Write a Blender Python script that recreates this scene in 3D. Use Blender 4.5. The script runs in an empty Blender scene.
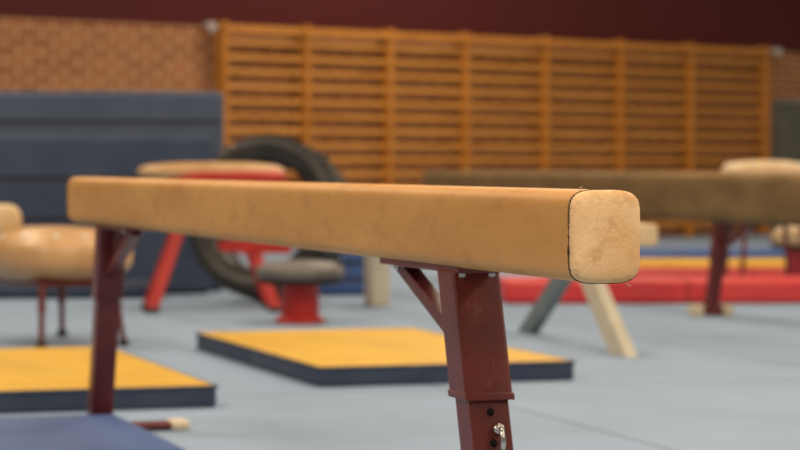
import bpy, bmesh, math, random
from mathutils import Vector, Matrix
random.seed(4)
S=bpy.context.scene
S.view_settings.view_transform='Standard'
COL=S.collection

# ---------------------------------------------------------------- materials
def mat(name,c1,c2=None,scale=8,rough=0.6,bump=0.0,bscale=60,metal=0.0,stretch=(1,1,1),spec=0.4,contrast=(0.35,0.65),scuff=None):
    m=bpy.data.materials.new(name); m.use_nodes=True
    nt=m.node_tree; b=nt.nodes['Principled BSDF']
    b.inputs['Roughness'].default_value=rough; b.inputs['Metallic'].default_value=metal
    b.inputs['Specular IOR Level'].default_value=spec
    tc=nt.nodes.new('ShaderNodeTexCoord'); mp=nt.nodes.new('ShaderNodeMapping')
    mp.inputs['Scale'].default_value=stretch
    nt.links.new(tc.outputs['Object'],mp.inputs['Vector'])
    n=nt.nodes.new('ShaderNodeTexNoise'); n.inputs['Scale'].default_value=scale; n.inputs['Detail'].default_value=6
    nt.links.new(mp.outputs[0],n.inputs['Vector'])
    r=nt.nodes.new('ShaderNodeValToRGB')
    r.color_ramp.elements[0].position=contrast[0]; r.color_ramp.elements[1].position=contrast[1]
    r.color_ramp.elements[0].color=(*c1,1); r.color_ramp.elements[1].color=(*(c2 or c1),1)
    nt.links.new(n.outputs['Fac'],r.inputs[0]); out=r.outputs[0]
    if scuff:
        mp2=nt.nodes.new('ShaderNodeMapping'); mp2.inputs['Scale'].default_value=scuff[2]; mp2.inputs['Location'].default_value=(3.1,1.7,0.4)
        nt.links.new(tc.outputs['Object'],mp2.inputs['Vector'])
        n3=nt.nodes.new('ShaderNodeTexNoise'); n3.inputs['Scale'].default_value=scuff[1]; n3.inputs['Detail'].default_value=9; n3.inputs['Roughness'].default_value=0.65
        nt.links.new(mp2.outputs[0],n3.inputs['Vector'])
        mr=nt.nodes.new('ShaderNodeMapRange'); mr.inputs['From Min'].default_value=scuff[3]; mr.inputs['From Max'].default_value=scuff[3]+0.12
        mr.inputs['To Max'].default_value=scuff[4]
        nt.links.new(n3.outputs['Fac'],mr.inputs['Value'])
        mx=nt.nodes.new('ShaderNodeMix'); mx.data_type='RGBA'; nt.links.new(mr.outputs[0],mx.inputs['Factor'])
        nt.links.new(out,mx.inputs['A']); mx.inputs['B'].default_value=(*scuff[0],1); out=mx.outputs['Result']
    nt.links.new(out,b.inputs['Base Color'])
    if bump>0:
        n2=nt.nodes.new('ShaderNodeTexNoise'); n2.inputs['Scale'].default_value=bscale; n2.inputs['Detail'].default_value=4
        nt.links.new(mp.outputs[0],n2.inputs['Vector'])
        bp=nt.nodes.new('ShaderNodeBump'); bp.inputs['Strength'].default_value=bump; bp.inputs['Distance'].default_value=0.01
        nt.links.new(n2.outputs['Fac'],bp.inputs['Height']); nt.links.new(bp.outputs[0],b.inputs['Normal'])
    return m

M={}
M['suede']=mat('beam_suede',(0.52,0.240,0.058),(0.68,0.355,0.105),scale=3.5,rough=0.55,bump=0.10,bscale=160,stretch=(0.5,2,1.6),contrast=(0.25,0.75),spec=0.45,scuff=((0.42,0.185,0.045),9,(1,1,2.5),0.52,0.40))
M['cap']=mat('beam_end_suede',(0.74,0.44,0.20),(0.92,0.63,0.36),scale=9,rough=0.8,bump=0.20,bscale=150,contrast=(0.3,0.7),scuff=((0.54,0.28,0.10),26,(1,1,1),0.52,0.5))
M['dark']=mat('dark_seam',(0.03,0.02,0.015),rough=0.9)
M['seam']=mat('brown_seam',(0.09,0.045,0.02),rough=0.9)
M['thread']=mat('stitch_thread',(0.55,0.42,0.28),rough=0.9)
M['maroon']=mat('maroon_paint',(0.100,0.012,0.010),(0.155,0.020,0.016),scale=7,rough=0.32,bump=0.05,bscale=200,spec=0.5,scuff=((0.26,0.09,0.07),14,(1,1,0.6),0.60,0.5))
M['steel']=mat('chrome_steel',(0.6,0.6,0.58),rough=0.25,metal=1.0)
M['hole']=mat('hole_black',(0.004,0.003,0.003),rough=1)
M['rubber']=mat('rubber_foot',(0.03,0.03,0.03),rough=0.8)
M['cream']=mat('cream_plastic',(0.60,0.50,0.34),(0.66,0.56,0.42),rough=0.6)
M['bluemat']=mat('blue_vinyl',(0.045,0.095,0.27),(0.062,0.12,0.31),scale=3,rough=0.5,bump=0.08)
M['navy']=mat('navy_vinyl',(0.028,0.044,0.085),(0.045,0.062,0.105),scale=4,rough=0.55,bump=0.15,bscale=12,scuff=((0.14,0.15,0.16),10,(1,1,1),0.58,0.5))
M['slate']=mat('slate_vinyl',(0.028,0.045,0.090),(0.044,0.064,0.116),scale=2.2,rough=0.6,bump=0.7,bscale=5)
M['slate2']=mat('slate_vinyl_light',(0.052,0.078,0.132),(0.075,0.102,0.162),scale=2.2,rough=0.6,bump=0.5,bscale=5)
M['yellow']=mat('yellow_vinyl',(0.60,0.335,0.020),(0.70,0.41,0.03),scale=2.5,rough=0.6,bump=0.1,bscale=20,scuff=((0.52,0.27,0.02),6,(1,1,1),0.52,0.5))
M['redmat']=mat('red_vinyl',(0.45,0.03,0.035),(0.55,0.05,0.05),scale=3,rough=0.45)
M['pinkred']=mat('red_vinyl_worn',(0.62,0.030,0.040),(0.70,0.06,0.06),scale=3,rough=0.5)
M['red']=mat('red_paint',(0.42,0.02,0.015),(0.52,0.035,0.025),scale=5,rough=0.4)
M['leather']=mat('tan_leather',(0.50,0.27,0.11),(0.64,0.39,0.19),scale=5,rough=0.35,bump=0.15,bscale=40,spec=0.5)
M['paleleather']=mat('pale_leather',(0.60,0.42,0.22),(0.72,0.53,0.31),scale=6,rough=0.5)
M['grey']=mat('grey_vinyl',(0.11,0.10,0.09),(0.18,0.165,0.15),scale=6,rough=0.45)
M['olive']=mat('shaded_beam_cover',(0.155,0.090,0.030),(0.225,0.135,0.050),scale=4,rough=0.85,stretch=(0.6,2,2))  # olive brown of the second beam in shadow, put into its base colour
M['tyre']=mat('tyre_rubber',(0.022,0.020,0.018),(0.045,0.042,0.038),scale=5,rough=0.42,bump=0.15)
M['wood']=mat('varnished_pine',(0.50,0.20,0.032),(0.62,0.27,0.050),scale=3,rough=0.4,stretch=(0.5,3,3))
M['wooddk']=mat('varnished_upright',(0.46,0.175,0.026),(0.58,0.24,0.042),scale=3,rough=0.4,stretch=(3,3,0.5))
M['shadedleg']=mat('shaded_leg_paint',(0.15,0.185,0.19),(0.19,0.225,0.23),rough=0.5)  # trestle leg on the shaded side: shade painted in as grey-green
M['creamleg']=mat('cream_paint',(0.53,0.48,0.37),(0.60,0.55,0.44),rough=0.5)
M['darkgreen']=mat('dark_olive_vinyl',(0.035,0.038,0.03),(0.06,0.06,0.05),scale=3,rough=0.6)
M['white']=mat('white_plastic',(0.75,0.72,0.65),rough=0.5)

def floor_mat():
    m=bpy.data.materials.new('gym_carpet'); m.use_nodes=True; nt=m.node_tree; b=nt.nodes['Principled BSDF']
    b.inputs['Roughness'].default_value=0.95; b.inputs['Specular IOR Level'].default_value=0.15
    tc=nt.nodes.new('ShaderNodeTexCoord'); mp=nt.nodes.new('ShaderNodeMapping')
    mp.inputs['Rotation'].default_value=(0,0,math.radians(-17.6)); mp.inputs['Location'].default_value=(0.62,0.35,0)
    nt.links.new(tc.outputs['Object'],mp.inputs['Vector'])
    br=nt.nodes.new('ShaderNodeTexBrick'); br.offset=0.0; br.inputs['Scale'].default_value=1.0
    br.inputs['Brick Width'].default_value=2.0; br.inputs['Row Height'].default_value=2.6
    br.inputs['Mortar Size'].default_value=0.008; br.inputs['Mortar Smooth'].default_value=0.3
    br.inputs['Color1'].default_value=(0.275,0.360,0.490,1); br.inputs['Color2'].default_value=(0.29,0.375,0.505,1)
    br.inputs['Mortar'].default_value=(0.12,0.14,0.18,1)
    nt.links.new(mp.outputs[0],br.inputs['Vector'])
    n=nt.nodes.new('ShaderNodeTexNoise'); n.inputs['Scale'].default_value=1.3; n.inputs['Detail'].default_value=8
    nt.links.new(mp.outputs[0],n.inputs['Vector'])
    mr=nt.nodes.new('ShaderNodeMapRange'); mr.inputs['To Min'].default_value=0.80; mr.inputs['To Max'].default_value=1.16
    nt.links.new(n.outputs['Fac'],mr.inputs['Value'])
    vm=nt.nodes.new('ShaderNodeVectorMath'); vm.operation='SCALE'
    nt.links.new(br.outputs['Color'],vm.inputs[0]); nt.links.new(mr.outputs[0],vm.inputs['Scale'])
    nt.links.new(vm.outputs[0],b.inputs['Base Color'])
    n2=nt.nodes.new('ShaderNodeTexNoise'); n2.inputs['Scale'].default_value=250
    bp=nt.nodes.new('ShaderNodeBump'); bp.inputs['Strength'].default_value=0.3; bp.inputs['Distance'].default_value=0.005
    nt.links.new(mp.outputs[0],n2.inputs['Vector']); nt.links.new(n2.outputs['Fac'],bp.inputs['Height']); nt.links.new(bp.outputs[0],b.inputs['Normal'])
    return m
def brick_mat():
    m=bpy.data.materials.new('brick_and_maroon_wall'); m.use_nodes=True; nt=m.node_tree; b=nt.nodes['Principled BSDF']
    b.inputs['Roughness'].default_value=0.9
    tc=nt.nodes.new('ShaderNodeTexCoord'); sp=nt.nodes.new('ShaderNodeSeparateXYZ'); cb=nt.nodes.new('ShaderNodeCombineXYZ')
    nt.links.new(tc.outputs['Object'],sp.inputs[0]); nt.links.new(sp.outputs['X'],cb.inputs['X']); nt.links.new(sp.outputs['Z'],cb.inputs['Y'])
    br=nt.nodes.new('ShaderNodeTexBrick'); br.inputs['Scale'].default_value=1
    br.inputs['Brick Width'].default_value=0.30; br.inputs['Row Height'].default_value=0.10
    br.inputs['Mortar Size'].default_value=0.015; br.inputs['Bias'].default_value=-0.1
    br.inputs['Color1'].default_value=(0.22,0.060,0.020,1); br.inputs['Color2'].default_value=(0.36,0.115,0.038,1)
    br.inputs['Mortar'].default_value=(0.52,0.31,0.15,1)
    nt.links.new(cb.outputs[0],br.inputs['Vector'])
    gt=nt.nodes.new('ShaderNodeMath'); gt.operation='GREATER_THAN'; gt.inputs[1].default_value=2.5
    nt.links.new(sp.outputs['Z'],gt.inputs[0])
    mx=nt.nodes.new('ShaderNodeMix'); mx.data_type='RGBA'
    nt.links.new(gt.outputs[0],mx.inputs['Factor']); nt.links.new(br.outputs['Color'],mx.inputs['A'])
    mx.inputs['B'].default_value=(0.080,0.006,0.006,1)
    nt.links.new(mx.outputs['Result'],b.inputs['Base Color'])
    return m

# ---------------------------------------------------------------- helpers
def empty(name,loc=(0,0,0),rz=0):
    e=bpy.data.objects.new(name,None); e.location=loc; e.rotation_euler=(0,0,rz); e.empty_display_size=0.1
    COL.objects.link(e); return e
def finish(bm,name,mats,parent=None,smooth=False,bevel=0,seg=3,loc=None,rot=None):
    bmesh.ops.recalc_face_normals(bm,faces=bm.faces[:])
    me=bpy.data.meshes.new(name); bm.to_mesh(me); bm.free()
    for m in (mats if isinstance(mats,list) else [mats]): me.materials.append(m)
    o=bpy.data.objects.new(name,me); COL.objects.link(o)
    if parent: o.parent=parent
    if loc: o.location=loc
    if rot: o.rotation_euler=rot
    if smooth:
        for p in me.polygons: p.use_smooth=True
    if bevel:
        md=o.modifiers.new('bev','BEVEL'); md.width=bevel; md.segments=seg; md.limit_method='ANGLE'
        for p in me.polygons: p.use_smooth=True
        w=o.modifiers.new('wn','WEIGHTED_NORMAL'); w.keep_sharp=False
    return o
def box(name,lo,hi,m,parent=None,bevel=0.004,rot=None,loc=None,seg=3):
    bm=bmesh.new()
    vs=[bm.verts.new((x,y,z)) for x in (lo[0],hi[0]) for y in (lo[1],hi[1]) for z in (lo[2],hi[2])]
    for f in [(0,1,3,2),(4,6,7,5),(0,4,5,1),(2,3,7,6),(0,2,6,4),(1,5,7,3)]: bm.faces.new([vs[i] for i in f])
    return finish(bm,name,m,parent,bevel=bevel,rot=rot,loc=loc,seg=seg)
def bar(name,p1,p2,wa,wb,m,parent=None,bevel=0.003,side=(0,1,0),ta=1.0,cutz=False):
    p1=Vector(p1);p2=Vector(p2); d=(p2-p1).normalized(); s=Vector(side); s=(s-d*s.dot(d)).normalized(); t=d.cross(s)
    if cutz:
        t=Vector((t.x,t.y,0)).normalized()/max(abs(d.z),0.2); s=Vector((s.x,s.y,0)).normalized()
    bm=bmesh.new(); r=[]
    for p,k in ((p1,1.0),(p2,ta)):
        r.append([bm.verts.new(p+s*(a*wa/2*k)+t*(b*wb/2*k)) for a,b in((-1,-1),(1,-1),(1,1),(-1,1))])
    bm.faces.new(r[0]); bm.faces.new(r[1][::-1])
    for i in range(4): bm.faces.new([r[0][i],r[0][(i+1)%4],r[1][(i+1)%4],r[1][i]])
    return finish(bm,name,m,parent,bevel=bevel)
def tube(name,pts,rad,m,parent=None,n=16,closed=False):
    cu=bpy.data.curves.new(name,'CURVE'); cu.dimensions='3D'; cu.bevel_depth=rad; cu.bevel_resolution=4; cu.use_fill_caps=True
    sp=cu.splines.new('POLY'); sp.points.add(len(pts)-1)
    for i,p in enumerate(pts): sp.points[i].co=(*p,1)
    sp.use_cyclic_u=closed; sp.use_smooth=True
    cu.materials.append(m)
    o=bpy.data.objects.new(name,cu); COL.objects.link(o)
    dg=bpy.context.evaluated_depsgraph_get(); me=bpy.data.meshes.new_from_object(o.evaluated_get(dg))
    bpy.data.objects.remove(o); o=bpy.data.objects.new(name,me); COL.objects.link(o)
    if parent: o.parent=parent
    return o
def lathe(name,prof,m,parent=None,n=48,loc=None,rot=None,smooth=True,closed=False):
    bm=bmesh.new(); rings=[]
    for r,z in prof:
        rings.append([bm.verts.new((max(r,1e-4)*math.cos(2*math.pi*i/n),max(r,1e-4)*math.sin(2*math.pi*i/n),z)) for i in range(n)])
    k=len(rings)
    for j in range(k if closed else k-1):
        a=rings[j];b=rings[(j+1)%k]
        for i in range(n): bm.faces.new([a[i],a[(i+1)%n],b[(i+1)%n],b[i]])
    if not closed:
        bm.faces.new(rings[0][::-1]); bm.faces.new(rings[-1])
    o=finish(bm,name,m,parent,smooth=smooth,loc=loc,rot=rot); return o
def prof(n,hw,hh,ey=3.3,ez=7.0,k=1.0):
    out=[]
    for i in range(n):
        t=2*math.pi*i/n; c=math.cos(t); s=math.sin(t)
        out.append((k*hw*math.copysign(abs(c)**(2/ey),c),k*hh*math.copysign(abs(s)**(2/ez),s)))
    return out
def loft_beam(name,x0,x1,hw,hh,zc,m,mcap,parent,dome=0.006):
    bm=bmesh.new(); n=96; rings=[]
    st=[(x0-dome,0.45),(x0-dome*0.8,0.8),(x0,0.965),(x0+0.012,1.0)]
    N=24
    st+=[(x0+0.012+(x1-x0-0.024)*i/N,1.0) for i in range(1,N)]
    st+=[(x1-0.012,1.0),(x1-0.009,0.999),(x1-0.003,0.985),(x1,0.965),(x1+dome*0.55,0.88),(x1+dome*0.85,0.7),(x1+dome,0.4)]
    for x,k in st: rings.append([bm.verts.new((x,y,zc+z)) for y,z in prof(n,hw,hh,k=1.0) ] if k==1.0 else [bm.verts.new((x,y-math.copysign(1,y)*min(abs(y),hw*(1-k)) if k>0.9 else y*k/1.0,zc+(z-math.copysign(1,z)*min(abs(z),hh*(1-k)) if k>0.9 else z*k))) for y,z in prof(n,hw,hh)])
    for a,b in zip(rings,rings[1:]):
        for i in range(n):
            f=bm.faces.new([a[i],a[(i+1)%n],b[(i+1)%n],b[i]])
            if min(v.co.x for v in f.verts)>=x1-0.0125 or max(v.co.x for v in f.verts)<=x0+0.001: f.material_index=1
    f=bm.faces.new(rings[0]); f.material_index=1; f=bm.faces.new(rings[-1]); f.material_index=1
    return finish(bm,name,[m,mcap],parent,smooth=True)
def superell(name,hx,hy,hz,m,parent,loc,ex=3.0,rot=None):
    bm=bmesh.new(); bmesh.ops.create_uvsphere(bm,u_segments=48,v_segments=32,radius=1)
    for v in bm.verts:
        p=v.co; k=(abs(p.x)**ex+abs(p.y)**ex+abs(p.z)**ex)**(-1/ex); v.co=Vector((p.x*k*hx,p.y*k*hy,p.z*k*hz))
    return finish(bm,name,m,parent,smooth=True,loc=loc,rot=rot)

ANG=math.atan2(-0.953,0.303)

# ---------------------------------------------------------------- room shell
fl=box('floor',(-16,-3,-0.1),(22,46,0),floor_mat(),bevel=0)
wa=math.atan2(6,7)
wall=box('wall_back',(-14,0.0,0),(22,0.3,7),brick_mat(),bevel=0,loc=(-2.0,28.25,0),rot=(0,0,wa))

# ---------------------------------------------------------------- main balance beam
H_TOP=0.9065; HH=0.0820; ZC=H_TOP-HH; ZB=H_TOP-2*HH
bb=empty('balance_beam',(-0.396,6.76,0),ANG)
loft_beam('suede_body',-2.5,2.5,0.0660,HH,ZC,M['suede'],M['cap'],bb)
for sgn,nm in((1,'near'),(-1,'far')):
    x=sgn*2.4885
    ring=[(x,y,ZC+z) for y,z in prof(160,0.0660,HH)]
    tube('end_seam_'+nm,ring,0.0012,M['seam'],bb,closed=True)
    bm=bmesh.new()
    pf=prof(1440,0.0662,HH+0.0002)
    acc=0; last=Vector((pf[0][0],0,pf[0][1])); nxt=0.0
    for y,z in pf[1:]+pf[:1]:
        p=Vector((y,0,z)); acc+=(p-last).length
        if acc>=nxt and (p-last).length>1e-7:
            nxt+=0.0060
            d=(p-last).normalized()
            cpos=Vector((x-sgn*0.0005,p.x,ZC+p.z)); sk=random.uniform(0.7,1.4)
            ln=Vector((sgn*0.0036*sk,d.x*0.0016,d.z*0.0016))
            nrm=Vector((0,p.x,p.z)).normalized()*0.0012; w=ln.cross(nrm).normalized()*0.0008
            vs=[bm.verts.new(cpos+a*ln+b*w+c*nrm) for a in(-1,1) for b in(-1,1) for c in(-1,1)]
            for f in [(0,1,3,2),(4,6,7,5),(0,4,5,1),(2,3,7,6),(0,2,6,4),(1,5,7,3)]: bm.faces.new([vs[i] for i in f])
        last=p
    finish(bm,'stitches_'+nm,M['dark'] ,bb)
tube('loose_thread_1',[(2.488,-0.045,ZC+HH-0.002),(2.492,-0.047,ZC+HH+0.004),(2.496,-0.044,ZC+HH+0.005)],0.0008,M['thread'],bb)
tube('loose_thread_2',[(2.488,0.040,ZC-HH+0.002),(2.492,0.043,ZC-HH-0.004),(2.497,0.048,ZC-HH-0.005)],0.0008,M['thread'],bb)
K=0.33
def beam_leg(par,tag,xt,sg,zb,sw=0.10,det=True,mt=None,zsl=0.485,half=0.38,fh=0.065):
    mt=mt or M['maroon']
    def P(z,off=0,y=0): return (xt+sg*(K*(zb-z)+off),y,z)
    box('mount_plate_'+tag,(min(xt-sg*0.46,xt+sg*0.07),-0.045,zb-0.010),(max(xt-sg*0.46,xt+sg*0.07),0.045,zb+0.006),mt,par,bevel=0.002)
    bar('sleeve_'+tag,P(zb-0.004),P(zsl),sw,sw,mt,par,bevel=0.006,cutz=True)
    bar('sleeve_collar_'+tag,P(zsl+0.012),P(zsl-0.002),sw+0.004,sw+0.004,mt,par,bevel=0.002,cutz=True)
    bar('post_'+tag,P(zsl+0.05),P(0.03),sw-0.016,sw-0.016,mt,par,bevel=0.005,cutz=True)
    bar('brace_'+tag,(xt-sg*0.42,0,zb-0.012),P(zb-0.17,-0.03),0.035,0.03,mt,par,bevel=0.003)
    if det:
        bar('gusset_'+tag,P(zb-0.01,-0.05),P(zb-0.10,-0.055),0.012,0.05,mt,par,bevel=0.002)
    xf=P(0.035)[0]
    box('foot_bar_'+tag,(xf-0.045,-half,0.008),(xf+0.045,half,fh),mt,par,bevel=0.008)
    for s in(-1,1):
        box('foot_cap_%s_%d'%(tag,s+2),(xf-0.05,s*half-0.035,0.0),(xf+0.05,s*half+0.035,fh+0.006),M['cream'],par,bevel=0.012)
    if det:
        n=Vector((1,0,K)).normalized() if sg>0 else Vector((-1,0,K)).normalized()
        hw=(sw-0.016)/2*math.sqrt(1+K*K)
        for i in range(6):
            z=zsl-0.026-0.06*i
            if z<0.1: break
            c=Vector(P(z))+Vector((sg*hw,0,0))
            q=n.to_track_quat('Z','Y').to_euler()
            lathe('pin_hole_%s_%d'%(tag,i),[(0.0085,-0.004),(0.0085,0.0012)],M['hole'],par,n=20,loc=c,rot=q)
            lathe('hole_rim_%s_%d'%(tag,i),[(0.0085,0.0),(0.0085,0.0016),(0.0108,0.0016),(0.0108,0.0)],mt,par,n=20,loc=c,rot=q,closed=True)
        z=zsl-0.060; c=Vector(P(z))+Vector((sg*hw,0.012,0))
        q=n.to_track_quat('Z','Y').to_euler()
        lathe('spring_pin_boss_'+tag,[(0.012,0),(0.012,0.010),(0.008,0.014)],M['steel'],par,n=20,loc=c,rot=q)
        u=Vector((sg*K,0,-1)).normalized()
        pts=[c+n*0.008+u*(-0.006)]
        for i in range(9):
            a=math.pi*i/8; pts.append(c+n*(0.008+0.016*math.sin(a))+u*(0.022-0.022*math.cos(a)))
        pts.append(c+n*0.006+u*0.05)
        tube('pin_ring_'+tag,pts,0.0055,M['steel'],par)
        for k,(bx,by) in enumerate(((-0.38,-0.03),(-0.38,0.03),(0.055,-0.032),(0.055,0.032))):
            lathe('plate_bolt_%s_%d'%(tag,k),[(0.008,0.0),(0.008,-0.007),(0.005,-0.010)],M['steel'],par,n=6,loc=(xt+sg*bx,by,zb-0.010),smooth=False)
beam_leg(bb,'near',1.76,1,ZB)
beam_leg(bb,'far',-1.99,-1,ZB,sw=0.095,half=0.285,fh=0.030)

# ---------------------------------------------------------------- second beam (shadow tone in its colour)
b2=empty('balance_beam',(1.48,17.2,0),ANG)
loft_beam('shaded_body',-3.9,5.2,0.12,0.155,0.749,M['olive'],M['olive'],b2)
beam_leg(b2,'near',4.6,1,0.594,sw=0.09,det=False,zsl=0.36)
beam_leg(b2,'mid',1.75,-1,0.594,sw=0.09,det=False,zsl=0.36,half=0.10)
beam_leg(b2,'far',-3.2,-1,0.594,sw=0.09,det=False,zsl=0.36,half=0.10)

# ---------------------------------------------------------------- low practice beam on trestle
b3=empty('practice_beam',(1.0,13.2,0),ANG)
loft_beam('practice_body',-4.15,0.78,0.055,0.055,0.60,M['paleleather'],M['paleleather'],b3)
bar('trestle_leg_1',(-0.12,-0.03,0.548),(0.78,-0.13,0.0),0.06,0.12,M['creamleg'],b3,bevel=0.006,cutz=True)
bar('trestle_leg_2',(-0.05,0.0,0.548),(-1.00,0.03,0.0),0.06,0.10,M['shadedleg'],b3,bevel=0.006,cutz=True)
box('trestle_head',(-0.25,-0.05,0.51),(0.1,0.05,0.548),M['creamleg'],b3,bevel=0.005)
box('rear_pedestal',(-3.92,-0.06,0.0),(-3.74,0.07,0.548),M['creamleg'],b3,bevel=0.01)

# ---------------------------------------------------------------- floor mats
def floor_mat_obj(name,loc,lx,ly,t,mtop,mside,puff=0.006):
    e=empty(name,loc,ANG)
    bm=bmesh.new(); nx,ny=20,14
    box('mat_side',(-lx/2,-ly/2,0),(lx/2,ly/2,t-0.004),mside,e,bevel=0.012)
    g=[[bm.verts.new((-lx/2+0.008+(lx-0.016)*i/nx,-ly/2+0.008+(ly-0.016)*j/ny,t-0.001+puff*math.sin(math.pi*i/nx)**.5*math.sin(math.pi*j/ny)**.5+random.uniform(-.001,.001))) for j in range(ny+1)] for i in range(nx+1)]
    for i in range(nx):
        for j in range(ny): bm.faces.new([g[i][j],g[i+1][j],g[i+1][j+1],g[i][j+1]])
    r=bmesh.ops.extrude_face_region(bm,geom=bm.faces[:])
    for v in [v for v in r['geom'] if isinstance(v,bmesh.types.BMVert)]: v.co.z=t-0.02
    finish(bm,'mat_top',mtop,e,smooth=False,bevel=0.004)
    tube('piping',[(-lx/2,-ly/2,t-0.008),(lx/2,-ly/2,t-0.008),(lx/2,ly/2,t-0.008),(-lx/2,ly/2,t-0.008)],0.007,mside,e,closed=True)
    return e
floor_mat_obj('landing_mat',(-0.14,11.93,0),2.32,1.17,0.09,M['yellow'],M['navy'])
floor_mat_obj('landing_mat',(-1.67,10.62,0),2.20,1.30,0.09,M['yellow'],M['navy'])
e=empty('blue_mat',(-1.35,8.15,0),ANG+math.pi/2)
box('blue_pad',(-0.95,-0.60,0),(0.54,0.545,0.072),M['bluemat'],e,bevel=0.026,seg=5)

# ---------------------------------------------------------------- leather buck (left)
def buck(name,loc,rz,hx,hy,hz,zc,mleather,leg=M['maroon'],splay=0.05,lx=0.38,ly=0.2,rl=0.016):
    e=empty(name,loc,rz)
    superell('leather_body',hx,hy,hz,mleather,e,(0,0,zc),ex=2.7)
    box('under_frame',(-lx-0.03,-ly-0.02,zc-hz*0.93-0.02),(lx+0.03,ly+0.02,zc-hz*0.8),leg,e,bevel=0.005)
    k=0
    for sx in(-1,1):
        for sy in(-1,1):
            k+=1
            a=Vector((sx*lx,sy*ly,zc-hz*0.8)); b=Vector((sx*(lx+splay),sy*(ly+splay*.5),0.02))
            mid=a.lerp(b,0.5)
            tube('leg_upper_%d'%k,[a,mid],rl*1.3,leg,e); tube('leg_lower_%d'%k,[mid,b],rl,leg,e)
            lathe('leg_foot_%d'%k,[(rl*1.9,0),(rl*1.9,0.02),(rl*1.3,0.04)],M['rubber'],e,n=20,loc=(b.x,b.y,0))
    ex=2.7
    for i in range(14):
        t=2*math.pi*i/14
        p=Vector((math.cos(t),math.sin(t),0.75)); kk=(abs(p.x)**ex+abs(p.y)**ex+abs(p.z)**ex)**(-1/ex)
        bm=bmesh.new(); bmesh.ops.create_uvsphere(bm,u_segments=12,v_segments=8,radius=0.016)
        finish(bm,'stud_%d'%(i+1),M['white'],e,smooth=True,loc=(p.x*kk*hx,p.y*kk*hy,zc+p.z*kk*hz))
    return e
bk=buck('vaulting_buck',(-1.86,13.35,0),math.radians(-60),0.52,0.37,0.150,0.475,M['leather'],lx=0.36,ly=0.2,splay=0.06)
superell('leather_pommel',0.075,0.10,0.09,M['paleleather'],bk,(-0.02,-0.27,0.655),ex=2.6)
buck('vaulting_buck',(2.72,18.6,0),math.radians(20),0.34,0.22,0.10,0.885,M['paleleather'],lx=0.22,ly=0.12)

# ---------------------------------------------------------------- red vaulting table
vt=empty('vaulting_table',(-1.23,16.3,0),math.radians(8))
superell('tan_top',0.48,0.30,0.065,M['leather'],vt,(0,0,0.905),ex=2.8)
superell('red_rim',0.40,0.31,0.055,M['red'],vt,(0.09,-0.015,0.868),ex=3.5)
box('head_plate',(-0.2,-0.12,0.78),(0.22,0.12,0.825),M['red'],vt,bevel=0.01)
k=0
for sx in(-1,1):
    for sy in(-1,1):
        k+=1
        bar('leg_%d'%k,(sx*0.12,sy*0.10,0.80),(sx*0.40,sy*0.26,0.02),0.05,0.075,M['red'],vt,bevel=0.006)
        box('leg_foot_%d'%k,(sx*0.40-0.05,sy*0.26-0.04,0),(sx*0.40+0.05,sy*0.26+0.04,0.035),M['rubber'],vt,bevel=0.008)
for s in(-1,1):
    bar('cross_bar_%d'%(s+2),(0.05,s*0.18,0.42),(0.27,s*0.18,0.42),0.04,0.06,M['red'],vt,bevel=0.005)
bar('side_arm',(0.15,-0.2,0.42),(0.50,-0.2,0.42),0.04,0.08,M['red'],vt,bevel=0.006)

# ---------------------------------------------------------------- mushroom trainers
def mushroom(loc,mcap,mstem,k=1.0,zs=1.0):
    mt=empty('mushroom_trainer',loc)
    lathe('mushroom_cap',[(0.05*k,0.245*zs),(0.20*k,0.25*zs),(0.262*k,0.275*zs),(0.272*k,0.31*zs),(0.255*k,0.345*zs),(0.19*k,0.368*zs),(0.08*k,0.378*zs),(0.0,0.38*zs)],mcap,mt,n=64)
    lathe('mushroom_rim',[(0.10*k,0.235*zs),(0.24*k,0.24*zs),(0.262*k,0.262*zs),(0.20*k,0.262*zs)],M['dark'],mt,n=64)
    lathe('mushroom_stem',[(0.105*k,0.03),(0.115*k,0.05),(0.115*k,0.235*zs),(0.14*k,0.245*zs)],mstem,mt,n=48)
    lathe('mushroom_base',[(0.15*k,0.0),(0.15*k,0.025),(0.135*k,0.04),(0.11*k,0.045)],mstem,mt,n=48)
mushroom((-0.60,15.0,0),M['grey'],M['red'])
mushroom((3.08,19.25,0),M['paleleather'],M['redmat'],k=0.80,zs=1.28)

# ---------------------------------------------------------------- tractor tyre
R=0.57; hw=0.17
ty=empty('tractor_tyre',(-0.90,17.25,0.0))
core=empty('tyre_core',(0,0,R+0.01)); core.parent=ty; core.rotation_euler=(math.radians(78),0,math.radians(-24))
lathe('tyre_carcass',[(R-0.19,-0.08),(R-0.20,-0.095),(R-0.17,-0.12),(R-0.10,-hw),(R-0.045,-hw),(R-0.02,-hw+0.03),(R-0.012,-0.06),(R-0.01,0),(R-0.012,0.06),(R-0.02,hw-0.03),(R-0.045,hw),(R-0.10,hw),(R-0.17,0.12),(R-0.20,0.095),(R-0.19,0.08),(R-0.05,0.06),(R-0.045,-0.06)],M['tyre'],core,n=96,closed=True)
bm=bmesh.new()
for i in range(44):
    for s in(-1,1):
        a0=2*math.pi*(i+(0.5 if s>0 else 0))/44
        ring=[]
        for (z,da) in ((0.008,0.0),(hw-0.01,0.08)):
            for w in(-0.026,0.026):
                for r in(R-0.03,R-0.002):
                    a=a0+da+w; ring.append(bm.verts.new((r*math.cos(a),r*math.sin(a),s*z)))
        for f in [(0,1,3,2),(4,6,7,5),(0,4,5,1),(2,3,7,6),(0,2,6,4),(1,5,7,3)]: bm.faces.new([ring[q] for q in f])
finish(bm,'tread_lugs',M['tyre'],core)
for j,rr in enumerate((R-0.075,R-0.15)):
    lathe('sidewall_rib_%d'%j,[(rr-0.008,hw-0.01 if j==0 else 0.12),(rr,hw+0.006 if j==0 else 0.14),(rr+0.008,hw-0.01 if j==0 else 0.13)],M['tyre'],core,n=96,closed=True)

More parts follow.
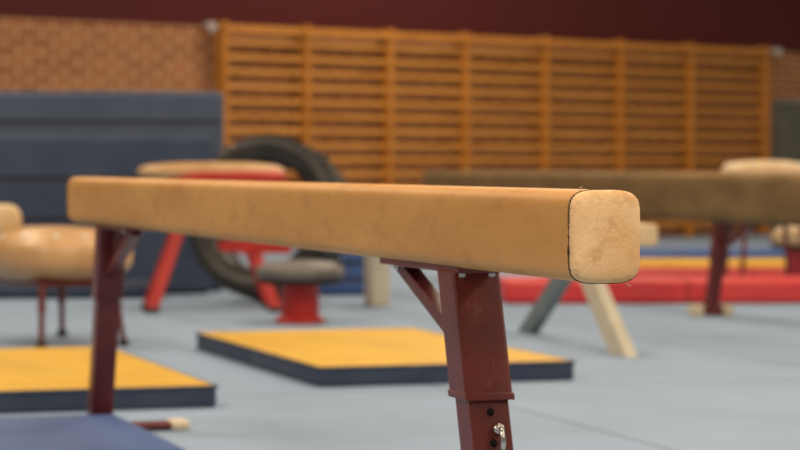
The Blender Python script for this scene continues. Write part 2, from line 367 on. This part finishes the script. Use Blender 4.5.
# ---------------------------------------------------------------- crash mats at left
def crash(name,loc,rz,w,t,h,m,tilt=0,seams=()):
    e=empty(name,loc,rz)
    o=box('mat_body',(-w/2,-t/2,0),(w/2,t/2,h),m,e,bevel=0.05,seg=5)
    o.rotation_euler=(-tilt,0,0)
    for i,z in enumerate(seams):
        s=tube('seam_%d'%i,[(-w/2+0.03,-t/2-0.002,z),(w/2-0.03,-t/2-0.002,z)],0.010,M['dark'],e); s.rotation_euler=(-tilt,0,0)
    return e
crash('crash_mat',(-3.10,18.75,0),math.radians(4),3.55,0.30,1.50,M['slate2'],tilt=0.03,seams=(0.6,1.27))
crash('crash_mat',(-3.20,18.34,0),math.radians(4),3.6,0.26,1.17,M['slate'],tilt=0.05,seams=(0.55,0.85))
crash('folded_mat',(-3.05,17.85,0),math.radians(4),2.7,0.4,0.13,M['navy'])
crash('folded_mat',(-0.40,18.4,0),math.radians(10),0.46,0.4,0.36,M['bluemat'],seams=(0.12,0.24))

# ---------------------------------------------------------------- mats along the back right
def strip(name,loc,rz,l,t,h,m):
    e=empty(name,loc,rz); box('mat_body',(-l/2,-t/2,0),(l/2,t/2,h),m,e,bevel=min(0.03,h*0.3),seg=4)
    for i in range(1,5):
        x=-l/2+l*i/5; box('mat_joint_%d'%i,(x-0.004,-t/2-0.003,0.01),(x+0.004,t/2+0.003,h+0.002),M['dark'],e,bevel=0.001)
    return e
strip('tumbling_mat',(3.85,17.5,0),math.radians(2),6.3,0.7,0.16,M['pinkred'])
strip('tumbling_mat',(4.9,20.3,0),math.radians(2),7.0,0.8,0.11,M['redmat'])
strip('tumbling_mat',(5.1,21.8,0),math.radians(2),7.4,1.0,0.12,M['yellow'])
strip('tumbling_mat',(5.4,23.4,0),math.radians(2),9.5,1.0,0.16,M['bluemat'])
crash('upright_folded_mat',(4.25,25.6,0),math.radians(10),0.85,0.35,1.62,M['darkgreen'],seams=(0.5,1.0))

# ---------------------------------------------------------------- wall bars
wb=empty('wall_bars',(-1.98,28.02,0),wa)
LW=math.hypot(7,6)-0.09
sv=[0.0,0.129,0.266,0.400,0.547,0.693,0.837,1.0]
for i,s in enumerate(sv):
    x=s*LW
    box('upright_%d'%i,(x-0.035,-0.06,0),(x+0.035,0.12,2.56),M['wooddk'],wb,bevel=0.01)
z=0.18; zs=[]
while z<2.5:
    zs.append(z); z+=0.165
bm=bmesh.new()
for z in zs:
    for i in range(7):
        x0=sv[i]*LW+0.03; x1=sv[i+1]*LW-0.03; n=12
        ra=[bm.verts.new((x0,0.0+0.02*math.cos(2*math.pi*q/n),z+0.036*math.sin(2*math.pi*q/n))) for q in range(n)]
        rb=[bm.verts.new((x1,0.0+0.02*math.cos(2*math.pi*q/n),z+0.036*math.sin(2*math.pi*q/n))) for q in range(n)]
        for q in range(n): bm.faces.new([ra[q],ra[(q+1)%n],rb[(q+1)%n],rb[q]])
finish(bm,'rungs',M['wood'],wb,smooth=True)
box('top_rail',(0,-0.08,2.43),(LW,-0.04,2.50),M['wooddk'],wb,bevel=0.008)

for x in (-0.22,9.35):
    f=empty('wall_spotlight',(-2.0+x*math.cos(wa),28.2+x*math.sin(wa),2.52),wa)
    box('bracket',(-0.02,-0.08,-0.02),(0.02,0.04,0.02),M['white'],f)
    lathe('lamp_head',[(0.03,0.0),(0.045,0.03),(0.05,0.08),(0.04,0.08)],M['white'],f,n=24,loc=(0,-0.06,0),rot=(math.radians(120),0,0))

# ---------------------------------------------------------------- light
w=bpy.data.worlds.new('gym_world'); S.world=w; w.use_nodes=True
w.node_tree.nodes['Background'].inputs['Color'].default_value=(1.0,0.85,0.68,1)
w.node_tree.nodes['Background'].inputs['Strength'].default_value=0.21
def area(name,loc,e,sx=2.0,sy=2.0,c=(1,0.83,0.62),rot=(0,0,0)):
    l=bpy.data.lights.new(name,'AREA'); l.shape='RECTANGLE'; l.size=sx; l.size_y=sy; l.energy=e; l.color=c
    o=bpy.data.objects.new(name,l); o.location=loc; o.rotation_euler=rot; COL.objects.link(o)
for iy,(y,en) in enumerate(((1.5,320),(8,205),(14.5,195),(21,195),(27,190))):
    for ix,x in enumerate((-5,1.5,8)):
        area('gym_ceiling_lamp',(x,y,6.0),en)

# ---------------------------------------------------------------- camera
cd=bpy.data.cameras.new('camera'); cam=bpy.data.objects.new('camera',cd); COL.objects.link(cam)
cam.location=(0,0,0.95); cam.rotation_euler=(math.radians(90-1.375),0,0)
cd.sensor_width=36; cd.lens=112.5
cd.dof.use_dof=True; cd.dof.focus_distance=4.40; cd.dof.aperture_fstop=4.9
cd.clip_end=200
S.camera=cam
